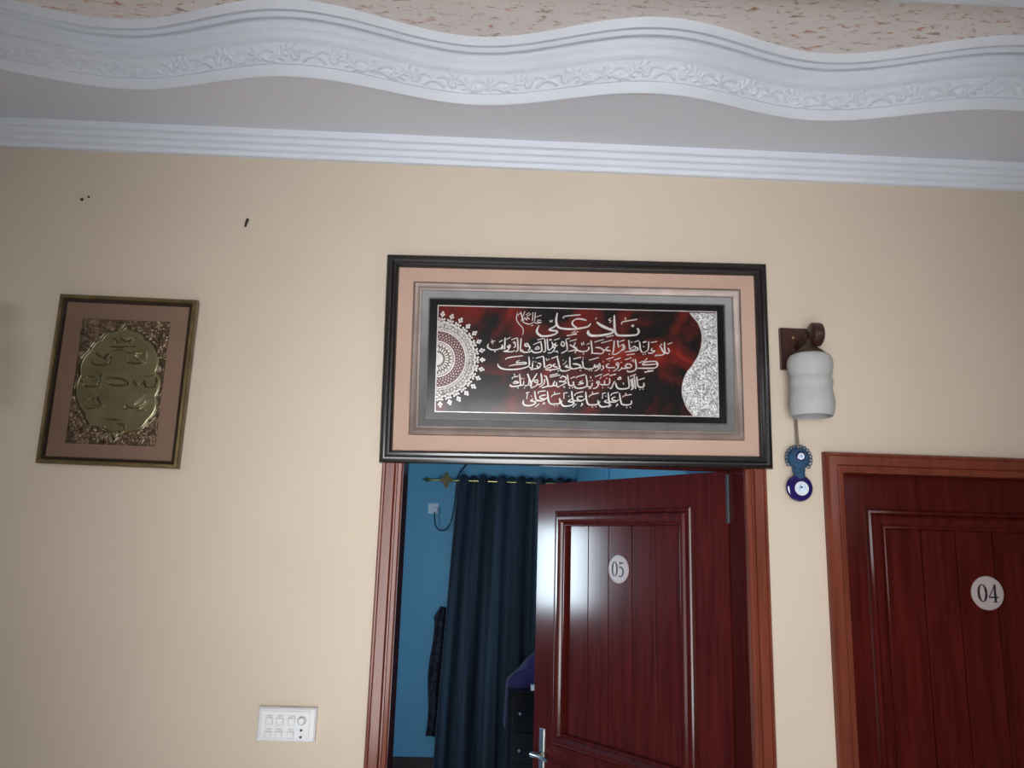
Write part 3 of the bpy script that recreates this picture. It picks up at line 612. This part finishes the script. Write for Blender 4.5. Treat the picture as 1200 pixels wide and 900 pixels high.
def make_door(name, label, loc, ang, chars, handle, plate_x, plate_z, plate_label):
    t = thing(name, label, 'door', loc, Matrix.Rotation(ang, 3, 'Z'), kind='structure')
    px0, px1 = 0.115, 0.778
    panels = [(1.09, 1.94), (0.26, 0.93)]
    mb = MB()
    mb.box(0, px0 + .02, 0, DT, 0, DH).box(px1 - .02, DW, 0, DT, 0, DH)
    for z0, z1 in ((0, .28), (.91, 1.11), (1.92, DH)):
        mb.box(px0 + .02, px1 - .02, 0, DT, z0, z1)
    mb.build('stiles_and_rails', 'wood', t, smooth=False)
    for z0, z1 in panels:
        MB().rect_sweep(px1 - px0, z1 - z0, mould, (px0 + px1) / 2, z0).build('panel_moulding', 'wood', t, sharp=30)
        edges = [px0 + .02, .283, .388, .503, .610, px1 - .02]
        sec = []
        for a, b in zip(edges[:-1], edges[1:]):
            w = b - a
            for d, y in ((0, .0180), (.0014, .0180), (.0016, .0112), (.0024, .0106), (w - .0024, .0106), (w - .0016, .0112), (w - .0014, .0180)):
                sec.append((a + d, y))
        sec.append((edges[-1], .0165))
        row = lambda z: [(x, y, z) for x, y in sec] + [(edges[-1], .03, z), (edges[0], .03, z)]
        MB().rings([row(z0 + .02), row(z1 - .02)], cap0=True, cap1=True).build('plank_panel', 'wood', t, smooth=False)
    number_plate(t, chars, plate_x, plate_z, .0105, plate_label)
    for hz in (.22, 1.05, 1.965):
        h = MB().tube([(DW + .006, -.004, hz - .075), (DW + .006, -.004, hz + .075)], .007, 12).build('hinge', 'hinge', t)
        h['label'] = 'dull steel hinge'
    if handle:
        hd = MB().rbox(.040, .070, -.007, 0, .90, 1.14, .003).build('door_handle', 'chrome', t)
        hd['label'] = 'chrome door handle'
        mb = MB().lathe([(.011, -.007), (.009, -.012), (.006, -.018), (.006, -.040), (.010, -.046)], 20, 'y', (.054, 0, 1.055), cap1=True)
        mb.tube([(.050, -.046, 1.055), (.064, -.050, 1.056), (.090, -.050, 1.057), (.115, -.048, 1.053), (.135, -.044, 1.050)], [.011, .008, .006, .0065, .005], 12)
        mb.build('lever', 'chrome', hd)
        MB().lathe([(.0055, -.0085), (.0055, -.0095), (.003, -.0098)], 16, 'y', (.054, 0, .98), cap1=True).build('keyhole', 'dark_hole', hd)
    return t


th = R(54.5)
free = (0.75 - DW * math.cos(th), 0.15 + DW * math.sin(th), 0.004)
make_door('door_1', 'open dark mahogany door with number plate 05 in front of the blue room', free, -th, '05', True, DW - .479, 1.735,
          'round off white number plate reading 05')
make_door('door_2', 'closed dark mahogany door with number plate 04 at the right edge', (QX0 + .004, 0.075, 0.004), 0, '04', False,
          1.503 - QX0 - .004, 1.706, 'round off white number plate reading 04')

# ================================================================== big framed calligraphy
def plate_rot(lean, roll):
    ex = Vector((math.cos(roll), 0, -math.sin(roll)))
    up = Vector((math.sin(roll), 0, math.cos(roll))) * math.cos(lean) + Vector((0, -1, 0)) * math.sin(lean)
    return Matrix((ex, up.cross(ex), up)).transposed()


PW, PHT = 1.1342, 0.6144
pic = thing('framed_calligraphy', 'wide black framed Arabic calligraphy on red and black marbling hung above the open doorway', 'picture',
            (0.263, -0.036, 2.0362), plate_rot(0.0533, -0.0157))
MB().rect_sweep(PW, PHT, [(.004, .033), (0, .028), (0, .004), (.003, -.002), (.010, -.005), (.016, -.004), (.019, -.001), (.023, -.006), (.029, -.007),
                          (.033, -.004), (.036, .002), (.0375, .012), (.0375, .033)]).build('frame', 'black_frame', pic, sharp=35)
mb = MB().rings([[(-PW / 2 + d, .010, d), (PW / 2 - d, .010, d), (PW / 2 - d, .010, PHT - d), (-PW / 2 + d, .010, PHT - d)] for d in (.034, .086)])
mb.build('mount', 'peach', pic, smooth=False)
inner = MB().rect_sweep(PW, PHT, [(.081, .012), (.081, .002), (.083, -.003), (.088, -.0055), (.094, -.004), (.099, .001), (.104, .0025), (.106, .0025)]).build('inner_frame', 'silver_pink', pic, sharp=35)
inner['label'] = 'rose silver inner frame'
MB().rect_sweep(PW, PHT, [(.106, .0025), (.107, .004), (.126, .010), (.128, .008), (.1295, .008), (.1305, .0125)]).build('inner_slip', 'silver_grey', inner, sharp=35)
LX0, LX1, LZ0, LZ1 = -.4125, .4145, .150, .4645
pan = MB().box(-PW / 2 + .09, PW / 2 - .09, .0122, .016, .09, PHT - .09).build('panel', 'black_gloss', pic, smooth=False)
MB().box(LX0, LX1, .0114, .0124, LZ0, LZ1).build('marbled_field', 'marbling', pan, smooth=False)
MB().rings([[(LX0 - a, y, LZ0 - a), (LX1 + a, y, LZ0 - a), (LX1 + a, y, LZ1 + a), (LX0 - a, y, LZ1 + a)]
            for a, y in ((-.0013, .0114), (-.0013, .0102), (.0013, .0102), (.0013, .0122))]).build('border_line', 'chrome_ink', pan, smooth=False)
NIB = R(35)
for key, nm in (('title', 'title_lettering'), ('salutation', 'small_lettering'), ('line_a', 'lettering_line'), ('line_b', 'lettering_line'),
                ('line_c', 'lettering_line'), ('line_d', 'lettering_line')):
    mb = MB()
    for i, s in enumerate(STROKES[key]):
        w = s[0] * 1e-4
        p = smooth_path([(s[k] * 1e-4, s[k + 1] * 1e-4) for k in range(1, len(s), 2)], 5)
        ws = []
        for k in range(len(p)):
            a = p[max(k - 1, 0)]; b = p[min(k + 1, len(p) - 1)]
            d = math.atan2(b[1] - a[1], b[0] - a[0])
            ends = min(k, len(p) - 1 - k) / max(1, len(p) - 1)
            ws.append(w * .40 * (.62 + .38 * abs(math.sin(d - NIB))) * (min(1, .55 + ends * 4) if len(p) > 8 else 1))
        mb.ribbon(p, ws, .0115, .0098 - (i % 5) * .00006)
    mb.build(nm, 'chrome_ink', pan, smooth=False)
# silver wave panel at the right of the field
wv = [(STROKES['wave'][k] * 1e-4, STROKES['wave'][k + 1] * 1e-4) for k in range(0, len(STROKES['wave']), 2)]
wv = smooth_path([(x, min(max(z, LZ0), LZ1)) for x, z in wv], 4)
mb = MB()
rs = [[(x, .0114, z), (x, .0104, z), (LX1, .0104, z), (LX1, .0114, z)] for x, z in wv]
mb.rings(rs, cap0=True, cap1=True).build('wave_ornament', 'filigree', pan, smooth=False)
MB().ribbon(wv, [.0012] * len(wv), .0114, .0100).build('wave_edge', 'chrome_ink', pan, smooth=False)
# half medallion at the left
MC = (LX0, .3045)


def arc(r, n=48): return [(MC[0] + r * math.cos(a), MC[1] + r * math.sin(a)) for a in [(-math.pi / 2) + math.pi * k / n for k in range(n + 1)]]


def half_ring(mb, r0, r1, y0, y1):
    a = arc(r0); b = arc(r1)
    mb.rings([[(p[0], y0, p[1]), (p[0], y1, p[1]), (q[0], y1, q[1]), (q[0], y0, q[1])] for p, q in zip(a, b)], cap0=True, cap1=True)


def dot(mb, r, ang, rad, y0, y1, n=10, sx=1.0):
    cx, cz = MC[0] + r * math.cos(ang), MC[1] + r * math.sin(ang)
    pts = []
    for k in range(n):
        a = 2 * math.pi * k / n; u, v = rad * sx * math.cos(a), rad * math.sin(a)
        pts.append((max(LX0, cx + u * math.cos(ang) - v * math.sin(ang)), cz + u * math.sin(ang) + v * math.cos(ang)))
    mb.prism(pts, y0, y1)


lace = MB(); half_ring(lace, .086, .114, .0114, .0108)
lace.build('medallion_lace', 'lace', pan, smooth=False)
mb = MB(); half_ring(mb, .054, .083, .0114, .0108); mb.build('medallion_band', 'maroon', pan, smooth=False)
mb = MB(); half_ring(mb, .018, .042, .0114, .0108); mb.build('medallion_core', 'olive', pan, smooth=False)
sv = MB()
half_ring(sv, .0005, .019, .0114, .0102)
half_ring(sv, .0445, .0465, .0114, .0102); half_ring(sv, .051, .0545, .0114, .0102)
half_ring(sv, .083, .086, .0114, .0102); half_ring(sv, .0905, .0925, .0114, .0102)
for k in range(13):
    a = -math.pi / 2 + math.pi * (k + .5) / 13
    dot(sv, .030, a, .0022, .0114, .0103, 8, 3.2)
    dot(sv, .042, a + .11, .0036, .0114, .0103, 8, 1.1)
for k in range(26):
    a = -math.pi / 2 + math.pi * (k + .5) / 26
    dot(sv, .0488, a, .0020, .0114, .0103, 6)
    dot(sv, .0880, a, .0016, .0114, .0103, 6)
for k in range(22):
    a = -math.pi / 2 + math.pi * (k + .5) / 22
    for r, rad, da in ((.060, .0017, 0), (.0665, .0014, .07), (.0655, .0011, -.05), (.073, .0018, 0), (.0785, .0013, .07)):
        dot(sv, r, a + da, rad, .0107, .0102, 7)
NTIP = 15
for k in range(NTIP):
    a = -math.pi / 2 + math.pi * (k + .5) / NTIP
    long_ = 1.0 if k % 2 == 0 else .93
    for r, rad, da in ((.100, .0030, .05), (.100, .0030, -.05), (.108, .0034, .0), (.112, .0032, .075), (.112, .0032, -.075), (.119, .0036, 0),
                       (.121, .0030, .06), (.121, .0030, -.06), (.129, .0034, 0), (.134, .0032, .030), (.134, .0032, -.030), (.140, .0036, 0)):
        rr = r if r < .12 else .12 + (r - .12) * long_
        dot(sv, rr, a + da, rad, .0112, .0102, 8)
    for da in (-.045, .045):
        dot(sv, .115, a + da, .0012, .0112, .0103, 8, 5.0)
sv.build('medallion_silver', 'chrome_ink', pan, smooth=False)

# ================================================================== small framed brass plaque
SW, SH = 0.3972, 0.4953
sm = thing('framed_plaque', 'small gilt framed brass relief plaque with Arabic writing on the left wall', 'picture', (-1.0688, -0.0235, 1.9949), plate_rot(0.02, 0.0089))
MB().rect_sweep(SW, SH, [(.002, .021), (0, .018), (0, .003), (.003, -.001), (.010, -.002), (.013, .002), (.014, .006), (.014, .021)]).build('frame', 'gilt', sm, sharp=35)
lip = MB().rect_sweep(SW, SH, [(.014, .004), (.016, .002), (.020, .003), (.021, .012)]).build('frame_lip', 'brown_lip', sm, sharp=35)
MB().box(-SW / 2 + .012, SW / 2 - .012, .0115, .0145, .012, SH - .012).build('mount', 'copper_mat', sm, smooth=False)
# beaten plaque as a height field
ax0, ax1, az0, az1 = -.128, .126, .060, .427
GX, GZ = 210, 304
gx = np.linspace(ax0, ax1, GX); gz = np.linspace(az0, az1, GZ)
PX, PZ = np.meshgrid(gx, gz)
P = np.stack([PX, PZ], -1)
cart = [(STROKES['cart'][k] * 1e-4, STROKES['cart'][k + 1] * 1e-4) for k in range(0, len(STROKES['cart']), 2)]
arcs = [[cart[0]]]
for p_, q_ in zip(cart[:-1], cart[1:]):
    if p_ == q_: arcs.append([q_])
    else: arcs[-1].append(q_)
cc = np.mean(np.array(cart), 0)
cart = []
for a_ in arcs:
    if len(a_) < 2: continue
    p_, q_ = np.array(a_[0]), np.array(a_[-1]); ch_ = q_ - p_; l_ = np.linalg.norm(ch_)
    nn = np.array([-ch_[1], ch_[0]]) / l_
    if nn @ ((p_ + q_) / 2 - cc) < 0: nn = -nn
    for k_ in range(10):
        f_ = k_ / 10
        tip0, tip1 = a_ is arcs[0] or p_[1] < .075, a_ is arcs[-1] or q_[1] < .075
        off = -.09 * math.sin(2 * math.pi * f_) if tip0 else .09 * math.sin(2 * math.pi * f_) if tip1 else .62 * f_ * (1 - f_)
        cart.append(tuple(p_ + ch_ * f_ + nn * l_ * off))
inside = np.zeros(PX.shape, bool)
for (xa, za), (xb_, zb_) in zip(cart, cart[1:] + cart[:1]):
    if za == zb_: continue
    cond = ((za > PZ) != (zb_ > PZ)) & (PX < (xb_ - xa) * (PZ - za) / (zb_ - za) + xa)
    inside ^= cond
dc = seg_dist(P, cart + cart[:1])
hgt = np.where(inside, .0012 + .0022 * np.clip(dc / .07, 0, 1), 0.0)
hgt += .0056 * np.exp(-(dc / .0024) ** 2) - .0010 * np.exp(-((dc - .006) / .002) ** 2)
wmask = np.zeros(PX.shape, bool)
for s in STROKES['plaque']:
    pts = smooth_path([(s[k] * 1e-4, s[k + 1] * 1e-4) for k in range(1, len(s), 2)], 3)
    d = seg_dist(P, pts); w = s[0] * 1e-4 * 1.2
    wmask |= d < w * 1.5
    hgt = np.maximum(hgt, np.where(d < w * 2.6, hgt + .0072 * np.exp(-(d / w) ** 2) - .0012 * np.exp(-((d - w * 2) / w) ** 2), 0))
rng = np.random.RandomState(4)
orn = np.zeros(PX.shape)
for k in range(900):
    c = np.array([rng.uniform(ax0 + .004, ax1 - .004), rng.uniform(az0 + .004, az1 - .004)])
    if seg_dist(c, cart + cart[:1]) < .004: continue
    if inside[int((c[1] - az0) / (az1 - az0) * (GZ - 1)), int((c[0] - ax0) / (ax1 - ax0) * (GX - 1))]: continue
    dd = np.linalg.norm(P - c, axis=-1); rr = rng.uniform(.003, .0075); ph = rng.uniform(0, 6.28)
    ang = np.arctan2(P[..., 1] - c[1], P[..., 0] - c[0])
    orn = np.maximum(orn, .0050 * np.exp(-((dd - rr) / .0015) ** 2) * (np.cos(ang - ph) > -.5))
    orn = np.maximum(orn, .0042 * np.exp(-(dd / .0020) ** 2))
hgt = np.where(inside, hgt, np.maximum(hgt, orn * np.clip((dc - .003) / .004, 0, 1)))
vv = [(float(gx[i]), float(.0113 - hgt[j, i]), float(gz[j])) for j in range(GZ) for i in range(GX)]
f_in, f_out, f_wr, f_rim = [], [], [], []
for j in range(GZ - 1):
    for i in range(GX - 1):
        q_ = (j * GX + i, j * GX + i + 1, (j + 1) * GX + i + 1, (j + 1) * GX + i)
        (f_rim if dc[j, i] < .0034 else f_wr if wmask[j, i] else f_in if inside[j, i] else f_out).append(q_)


def sub_mesh(fs):
    used = sorted({k for f in fs for k in f}); ix = {k: n for n, k in enumerate(used)}
    return MB().add([vv[k] for k in used], [tuple(ix[k] for k in f) for f in fs])


plq = sub_mesh(f_in).build('relief_plaque', 'brass', sm, sharp=80)
plq['label'] = 'pale brass relief plaque with embossed writing'
wr = sub_mesh(f_wr).build('embossed_writing', 'polished', plq, sharp=80)
rim = sub_mesh(f_rim).build('scalloped_rim', 'polished', plq, sharp=80)
orn_o = sub_mesh(f_out).build('corner_ornament', 'patina', sm, sharp=80)
orn_o['label'] = 'brown patinated scroll ornament round the plaque'
MB().box(-SW / 2 + .015, SW / 2 - .015, .0012, .0026, .015, SH - .015).build('glass_pane', 'glass', sm, smooth=False)


# ================================================================== wall lamps
def make_sconce(x, label, group):
    t = thing('wall_lamp', label, 'lamp', (x, 0, 2.36), group=group)
    bp = MB().rbox(-.050, .050, -.020, 0, -.012, .116, .004).build('back_plate', 'walnut', t)
    MB().lathe([(.006, -.020), (.006, -.023), (.003, -.025)], 14, 'y', (-.012, 0, .085), cap1=True).build('screw', 'gilt', bp)
    mb = MB()
    mb.tube([(.008, -.018, .055), (.012, -.05, .060), (.018, -.085, .070)], [.020, .020, .018], 16)
    mb.lathe([(.004, .000), (.028, .000), (.034, .004), (.035, .010), (.035, .024), (.034, .030), (.028, .034), (.004, .034)], 32, 'x', (.004, -.100, .074), cap0=True, cap1=True)
    mb.build('arm', 'walnut', t, sharp=45)
    MB().lathe([(.008, .060), (.012, .042), (.020, .036), (.034, .026), (.044, .016), (.046, .008), (.044, .004)], 28, 'z', (.000, -.100, 0), cap0=True).build('lamp_holder', 'brown_lip', t)
    mb = MB()
    pr = [(.030, .012), (.044, .013), (.054, .009), (.060, .001), (.0632, -.012), (.0625, -.026), (.0600, -.040), (.0572, -.050), (.0565, -.055), (.0585, -.060),
          (.0598, -.066), (.0600, -.073), (.0588, -.080), (.0570, -.085), (.0580, -.094), (.0605, -.108), (.0628, -.124), (.0630, -.138), (.0610, -.152), (.0575, -.164),
          (.0560, -.168), (.0540, -.168), (.0555, -.160), (.0590, -.146), (.0600, -.130), (.0570, -.100), (.0545, -.080), (.0550, -.050), (.0590, -.020), (.0560, -.002), (.0440, .008), (.030, .009)]
    rows = []
    n = 120
    for r, z in pr:
        rows.append([((r + .0005 * math.cos(40 * 2 * math.pi * k / n)) * math.cos(2 * math.pi * k / n),
                      -.100 + (r + .0005 * math.cos(40 * 2 * math.pi * k / n)) * math.sin(2 * math.pi * k / n), z) for k in range(n)])
    sh = mb.rings(rows).build('lamp_shade', 'opal', t, sharp=60)
    sh['label'] = 'white ribbed opal glass shade'
    return t


make_sconce(0.924, 'wooden wall lamp with white ribbed glass shade right of the big black picture', None)
make_sconce(-1.560, 'wooden wall lamp beyond the left edge, casting its shadow on the cream wall', None)

# hanging eye charm
ch = thing('eye_charm', 'blue crochet and glass eye charm hanging on a string below the wall lamp', 'ornament', (0.906, -0.028, 1.955))
MB().tube([(.002, .0, .150), (.0, 0, .20), (-.002, 0, .30), (-.003, .002, .412)], .0042, 8).build('string', 'string', ch)
mb = MB()
mb.lathe([(.002, -.012), (.014, -.013), (.026, -.009), (.032, -.002), (.031, .005), (.002, .007)], 36, 'y', (.002, 0, .124))
mb.lathe([(.001, -.009), (.012, -.009), (.018, -.003), (.018, .004), (.001, .006)], 24, 'y', (.001, 0, .091))
mb.lathe([(.001, -.0105), (.010, -.0105), (.015, -.006), (.015, .003)], 24, 'y', (.002, 0, .076))
for k in range(19):
    a = R(-58) + R(296) * k / 18 - R(30)
    rr = .036
    cx, cz = .002 + rr * math.cos(a), .124 + rr * math.sin(a)
    if -2.2 < a < -0.95: continue
    pts = [(cx + .0048 * math.cos(b), .0005, cz + .0048 * math.sin(b)) for b in [2 * math.pi * q / 8 for q in range(9)]]
    mb.tube(pts, .0017, 5)
cv = mb.build('crochet_cover', 'crochet', ch, sharp=60)
bead = MB().lathe([(.0145, -.010), (.0140, -.014), (.011, -.0165), (.0005, -.0170)], 24, 'y', (.003, 0, .129)).build('small_eye_bead', 'cobalt', ch)
MB().lathe([(.0100, -.0160), (.0095, -.0180), (.0005, -.0186)], 22, 'y', (.003, 0, .129)).build('eye_ring', 'eye_white', bead)
MB().lathe([(.0045, -.0180), (.0042, -.0192), (.0005, -.0195)], 16, 'y', (.003, 0, .129)).build('pupil', 'eye_sky', bead)
disc = MB().lathe([(.0005, .006), (.034, .005), (.0385, .001), (.0390, -.002), (.036, -.007), (.026, -.010), (.0005, -.0115)], 44, 'y', (.0, 0, .039)).build('glass_eye', 'cobalt', ch)
MB().lathe([(.0205, -.0095), (.0200, -.0120), (.012, -.0128), (.0005, -.0130)], 32, 'y', (.003, 0, .037)).build('eye_ring', 'eye_white', disc)
MB().lathe([(.0105, -.0125), (.0100, -.0136), (.0005, -.0138)], 24, 'y', (.003, 0, .039)).build('eye_iris', 'eye_sky', disc)
MB().lathe([(.0035, -.0134), (.0033, -.0146), (.0005, -.0148)], 14, 'y', (.001, 0, .041)).build('pupil', 'ink', disc)

# ================================================================== switch board and nails
sb = thing('switch_board', 'white switch board with six switches, dimmer and socket low on the cream wall', 'switch', (-0.507, 0, 1.279))
MB().rbox(-.077, .077, -.022, 0, 0, .085, .004).build('board', 'plastic', sb)
MB().rbox(-.070, .062, -.0245, -.021, .007, .078, .002).build('face_plate', 'plastic', sb)
for zr in (.018, .052):
    for xc in (-.045, -.0175, .0135):
        s_ = MB().rbox(xc - .0095, xc + .0095, -.029, -.024, zr - .009, zr + .009, .0025).build('switch', 'plastic', sb)
        MB().box(xc - .0075, xc + .0075, -.0248, -.0235, zr + .0125, zr + .0145).build('switch_mark', 'plastic_dim', s_, smooth=False)
kb = MB().lathe([(.0095, -.024), (.0090, -.030), (.0075, -.033), (.0005, -.033)], 24, 'y', (.0405, 0, .054)).build('dimmer_knob', 'plastic', sb)
MB().lathe([(.0118, -.0243), (.0118, -.0252), (.0100, -.0252), (.0100, -.0243)], 24, 'y', (.0405, 0, .054)).build('dial_ring', 'plastic_dim', kb)
for zz in (.030, .013):
    MB().lathe([(.0034, -.0240), (.0034, -.0252), (.0005, -.0252)], 14, 'y', (.0405, 0, zz)).build('socket_hole', 'dark_hole', sb)

nl = MB().tube([(.001, 0, .004), (.001, -.006, .003), (.0005, -.008, -.002), (-.001, -.009, -.012), (-.0025, -.009, -.021)], [.0038, .0042, .0042, .0036, .0028], 8).build('nail', 'nail')
nl.location = (-0.753, 0, 2.754); tag(nl, 'bent rusty nail in the cream wall above and left of the big picture', 'nail')
for x, z, r, lb in ((-1.257, 2.802, .0050, 'larger lower one of two dark screw plugs high on the left wall'), (-1.238, 2.811, .0034, 'smaller upper one of two dark screw plugs high on the left wall')):
    pg = MB().lathe([(r, 0), (r * .95, -.003), (r * .5, -.004), (.0003, -.004)], 12, 'y').build('screw_plug', 'nail')
    pg.location = (x, 0, z); tag(pg, lb, 'screw', 'screw plugs on the left wall')
pf = MB().lathe([(.006, 0), (.005, -.0012), (.0003, -.0016)], 9, 'y').build('plaster_filling', 'filler')
pf.location = (-.343, 0, 2.412); tag(pf, 'tiny white plaster filling on the wall beside the left edge of the big picture', 'filler')

# ================================================================== things in the blue room
RY = 4.44
rod = thing('curtain_rod', 'gold curtain rod with ornate pointed finial on the blue wall', 'curtain rod', (0.2, RY, 2.347))
MB().tube([(-.66, 0, 0), (.57, 0, 0)], .011, 12).build('rod', 'rod_gold', rod)
MB().lathe([(.011, -.66), (.018, -.668), (.012, -.676), (.026, -.692), (.016, -.706), (.008, -.716), (.002, -.735)], 16, 'x').build('finial', 'rod_gold', rod)
mb = MB().tube([(-.527, .16, 0), (-.527, .0, 0)], .008, 10)
mb.prism([(-.527 + .042 * math.sin(2 * math.pi * k / 24) * (1 + .25 * math.cos(4 * 2 * math.pi * k / 24)), .055 * math.cos(2 * math.pi * k / 24) * (1 + .25 * math.cos(4 * 2 * math.pi * k / 24))) for k in range(24)], -.012, -.018)
mb.build('bracket', 'gilt', rod)


def curtain():
    t = thing('curtain', 'long dark blue grey curtain hanging from the gold rod in the blue room', 'curtain', (0, RY, 0.04))
    H = 2.345; nzv, nxv = 40, 260
    rows = []
    for j in range(nzv + 1):
        f = j / nzv; z = H * (1 - f)
        x0 = -.235 - .095 * f ** .9; x1 = .77
        row = []
        for i in range(nxv + 1):
            u = i / nxv
            ph = 2 * math.pi * (u * 6.2 + .15 + .12 * math.sin(5 * u + 2 * f) * f)
            x = x0 + (x1 - x0) * u + .022 * math.sin(2 * ph) * (.35 + .2 * f)
            y = .034 * math.cos(ph) + .010 * f * math.cos(2.3 * ph + 1)
            zz = z + (.012 * math.cos(2 * ph) if j == 0 else .006 * math.cos(2 * ph) if j == 1 else 0)
            row.append((x, y, zz))
        rows.append(row)
    o = MB().rings(rows, closed_ring=False).build('drape', 'curtain', t, sharp=80)
    md = o.modifiers.new('thickness', 'SOLIDIFY'); md.thickness = .003
    ed = MB().rings([[(r[0][0] - .004, r[0][1] - .006, r[0][2]), (r[0][0] + .012, r[0][1] - .008, r[0][2]), (r[0][0] + .012, r[0][1] - .002, r[0][2]), (r[0][0] - .004, r[0][1], r[0][2])] for r in rows], cap0=True, cap1=True).build('side_hem', 'curtain_hem', t)
    return t


curtain()

sk = thing('wall_socket', 'small white wall socket with plug left of the dark curtain', 'socket', (-.435, BY1, 2.07))
MB().rbox(-.045, .045, -.012, 0, 0, .09, .003).build('plate', 'plastic', sk)
MB().rbox(-.005, .035, -.045, -.012, .012, .052, .004).build('plug', 'plastic', sk)
cb = MB().tube(smooth_path([(-.420, 4.556, 2.085), (-.418, 4.545, 2.03), (-.405, 4.55, 1.965), (-.362, 4.56, 1.93), (-.31, 4.56, 1.95), (-.272, 4.57, 2.03), (-.252, 4.58, 2.2),
                            (-.235, 4.585, 2.40), (-.17, 4.585, 2.50), (-.08, 4.585, 2.64), (-.02, 4.585, 2.90)], 6), .0055, 8).build('power_cable', 'cable')
tag(cb, 'black cable looping from the white socket up the blue wall behind the curtain', 'cable')

# cloth hanging on the wall at the left of the curtain
rows = []
for j in range(26):
    f = j / 25; z = 1.30 - .98 * f
    xl, xr = -.385 - .025 * f + .012 * math.sin(9 * f), -.285 - .02 * f
    if f < .1: xl = -.335 - .6 * f
    ring = []
    for k in range(24):
        a = 2 * math.pi * k / 24
        cx, rx = (xl + xr) / 2, (xr - xl) / 2
        ring.append((cx + rx * math.cos(a), 4.52 + .035 * math.sin(a) * (1 + .5 * math.sin(5 * a + 3 * f)), z + .012 * math.sin(7 * a)))
    rows.append(ring)
g = MB().rings(rows, cap0=True, cap1=True).build('hanging_cloth', 'tartan', sharp=60)
tag(g, 'dark checked cloth hanging on the blue wall beside the left edge of the curtain', 'cloth')

cab = thing('cabinet', 'low black lacquered cabinet with steel knobs in front of the curtain', 'cabinet', (0.50, 3.6, 0))
MB().box(-.26, .26, .02, .50, .0, .80).build('body', 'black_lacquer', cab, smooth=False)
MB().rbox(-.27, .27, -.005, .51, .80, .82).build('top', 'black_lacquer', cab, smooth=False)
for zc in (.10, .34, .58):
    d = MB().rbox(-.25, .25, .0, .02, zc, zc + .20).build('drawer', 'black_lacquer', cab, smooth=False)
    for xk in (-.20, .16):
        MB().lathe([(.006, 0), (.006, -.012), (.011, -.018), (.010, -.024), (.0005, -.027)], 14, 'y', (xk, 0, zc + .09)).build('knob', 'chrome', d)
bx = MB().rbox(.375, .455, 3.61, 3.67, .82, .858).build('small_box', 'plastic')
tag(bx, 'small white box on the black cabinet below the purple cloth', 'box')
# purple cloth heaped on the cabinet and falling over its left corner
rows = []
nu, nv_ = 44, 30
for j in range(nv_ + 1):
    v = j / nv_
    row = []
    for i in range(nu + 1):
        u = i / nu
        x = .195 + .42 * u
        if u < .18:
            q = (.18 - u) / .18
            x = .214 - .012 * q + .006 * math.sin(12 * v)
            z = .87 - .33 * q + .012 * math.sin(9 * v + 4 * q)
        else:
            q = (u - .18) / .82
            z = .87 + .20 * math.sin(min(1, q * 1.25) * math.pi * .62) * (.35 + .65 * math.sin(math.pi * min(1, .25 + v * .75))) + .014 * math.sin(16 * q + 5 * v)
            x = .22 + .44 * q
        y = 3.69 + .30 * v + .012 * math.sin(14 * u + 2 * v)
        row.append((x, y, z))
    rows.append(row)
front = [[(x, y - .004, max(.826, z - .06 * k) if x > .215 else z) for x, y, z in rows[0]] for k in (4, 2, 1)]
pc = MB().rings(front + rows, closed_ring=False).build('purple_cloth', 'purple', sharp=80)
md = pc.modifiers.new('thickness', 'SOLIDIFY'); md.thickness = .004
tag(pc, 'crumpled purple cloth heaped on the black cabinet in the blue room', 'cloth')
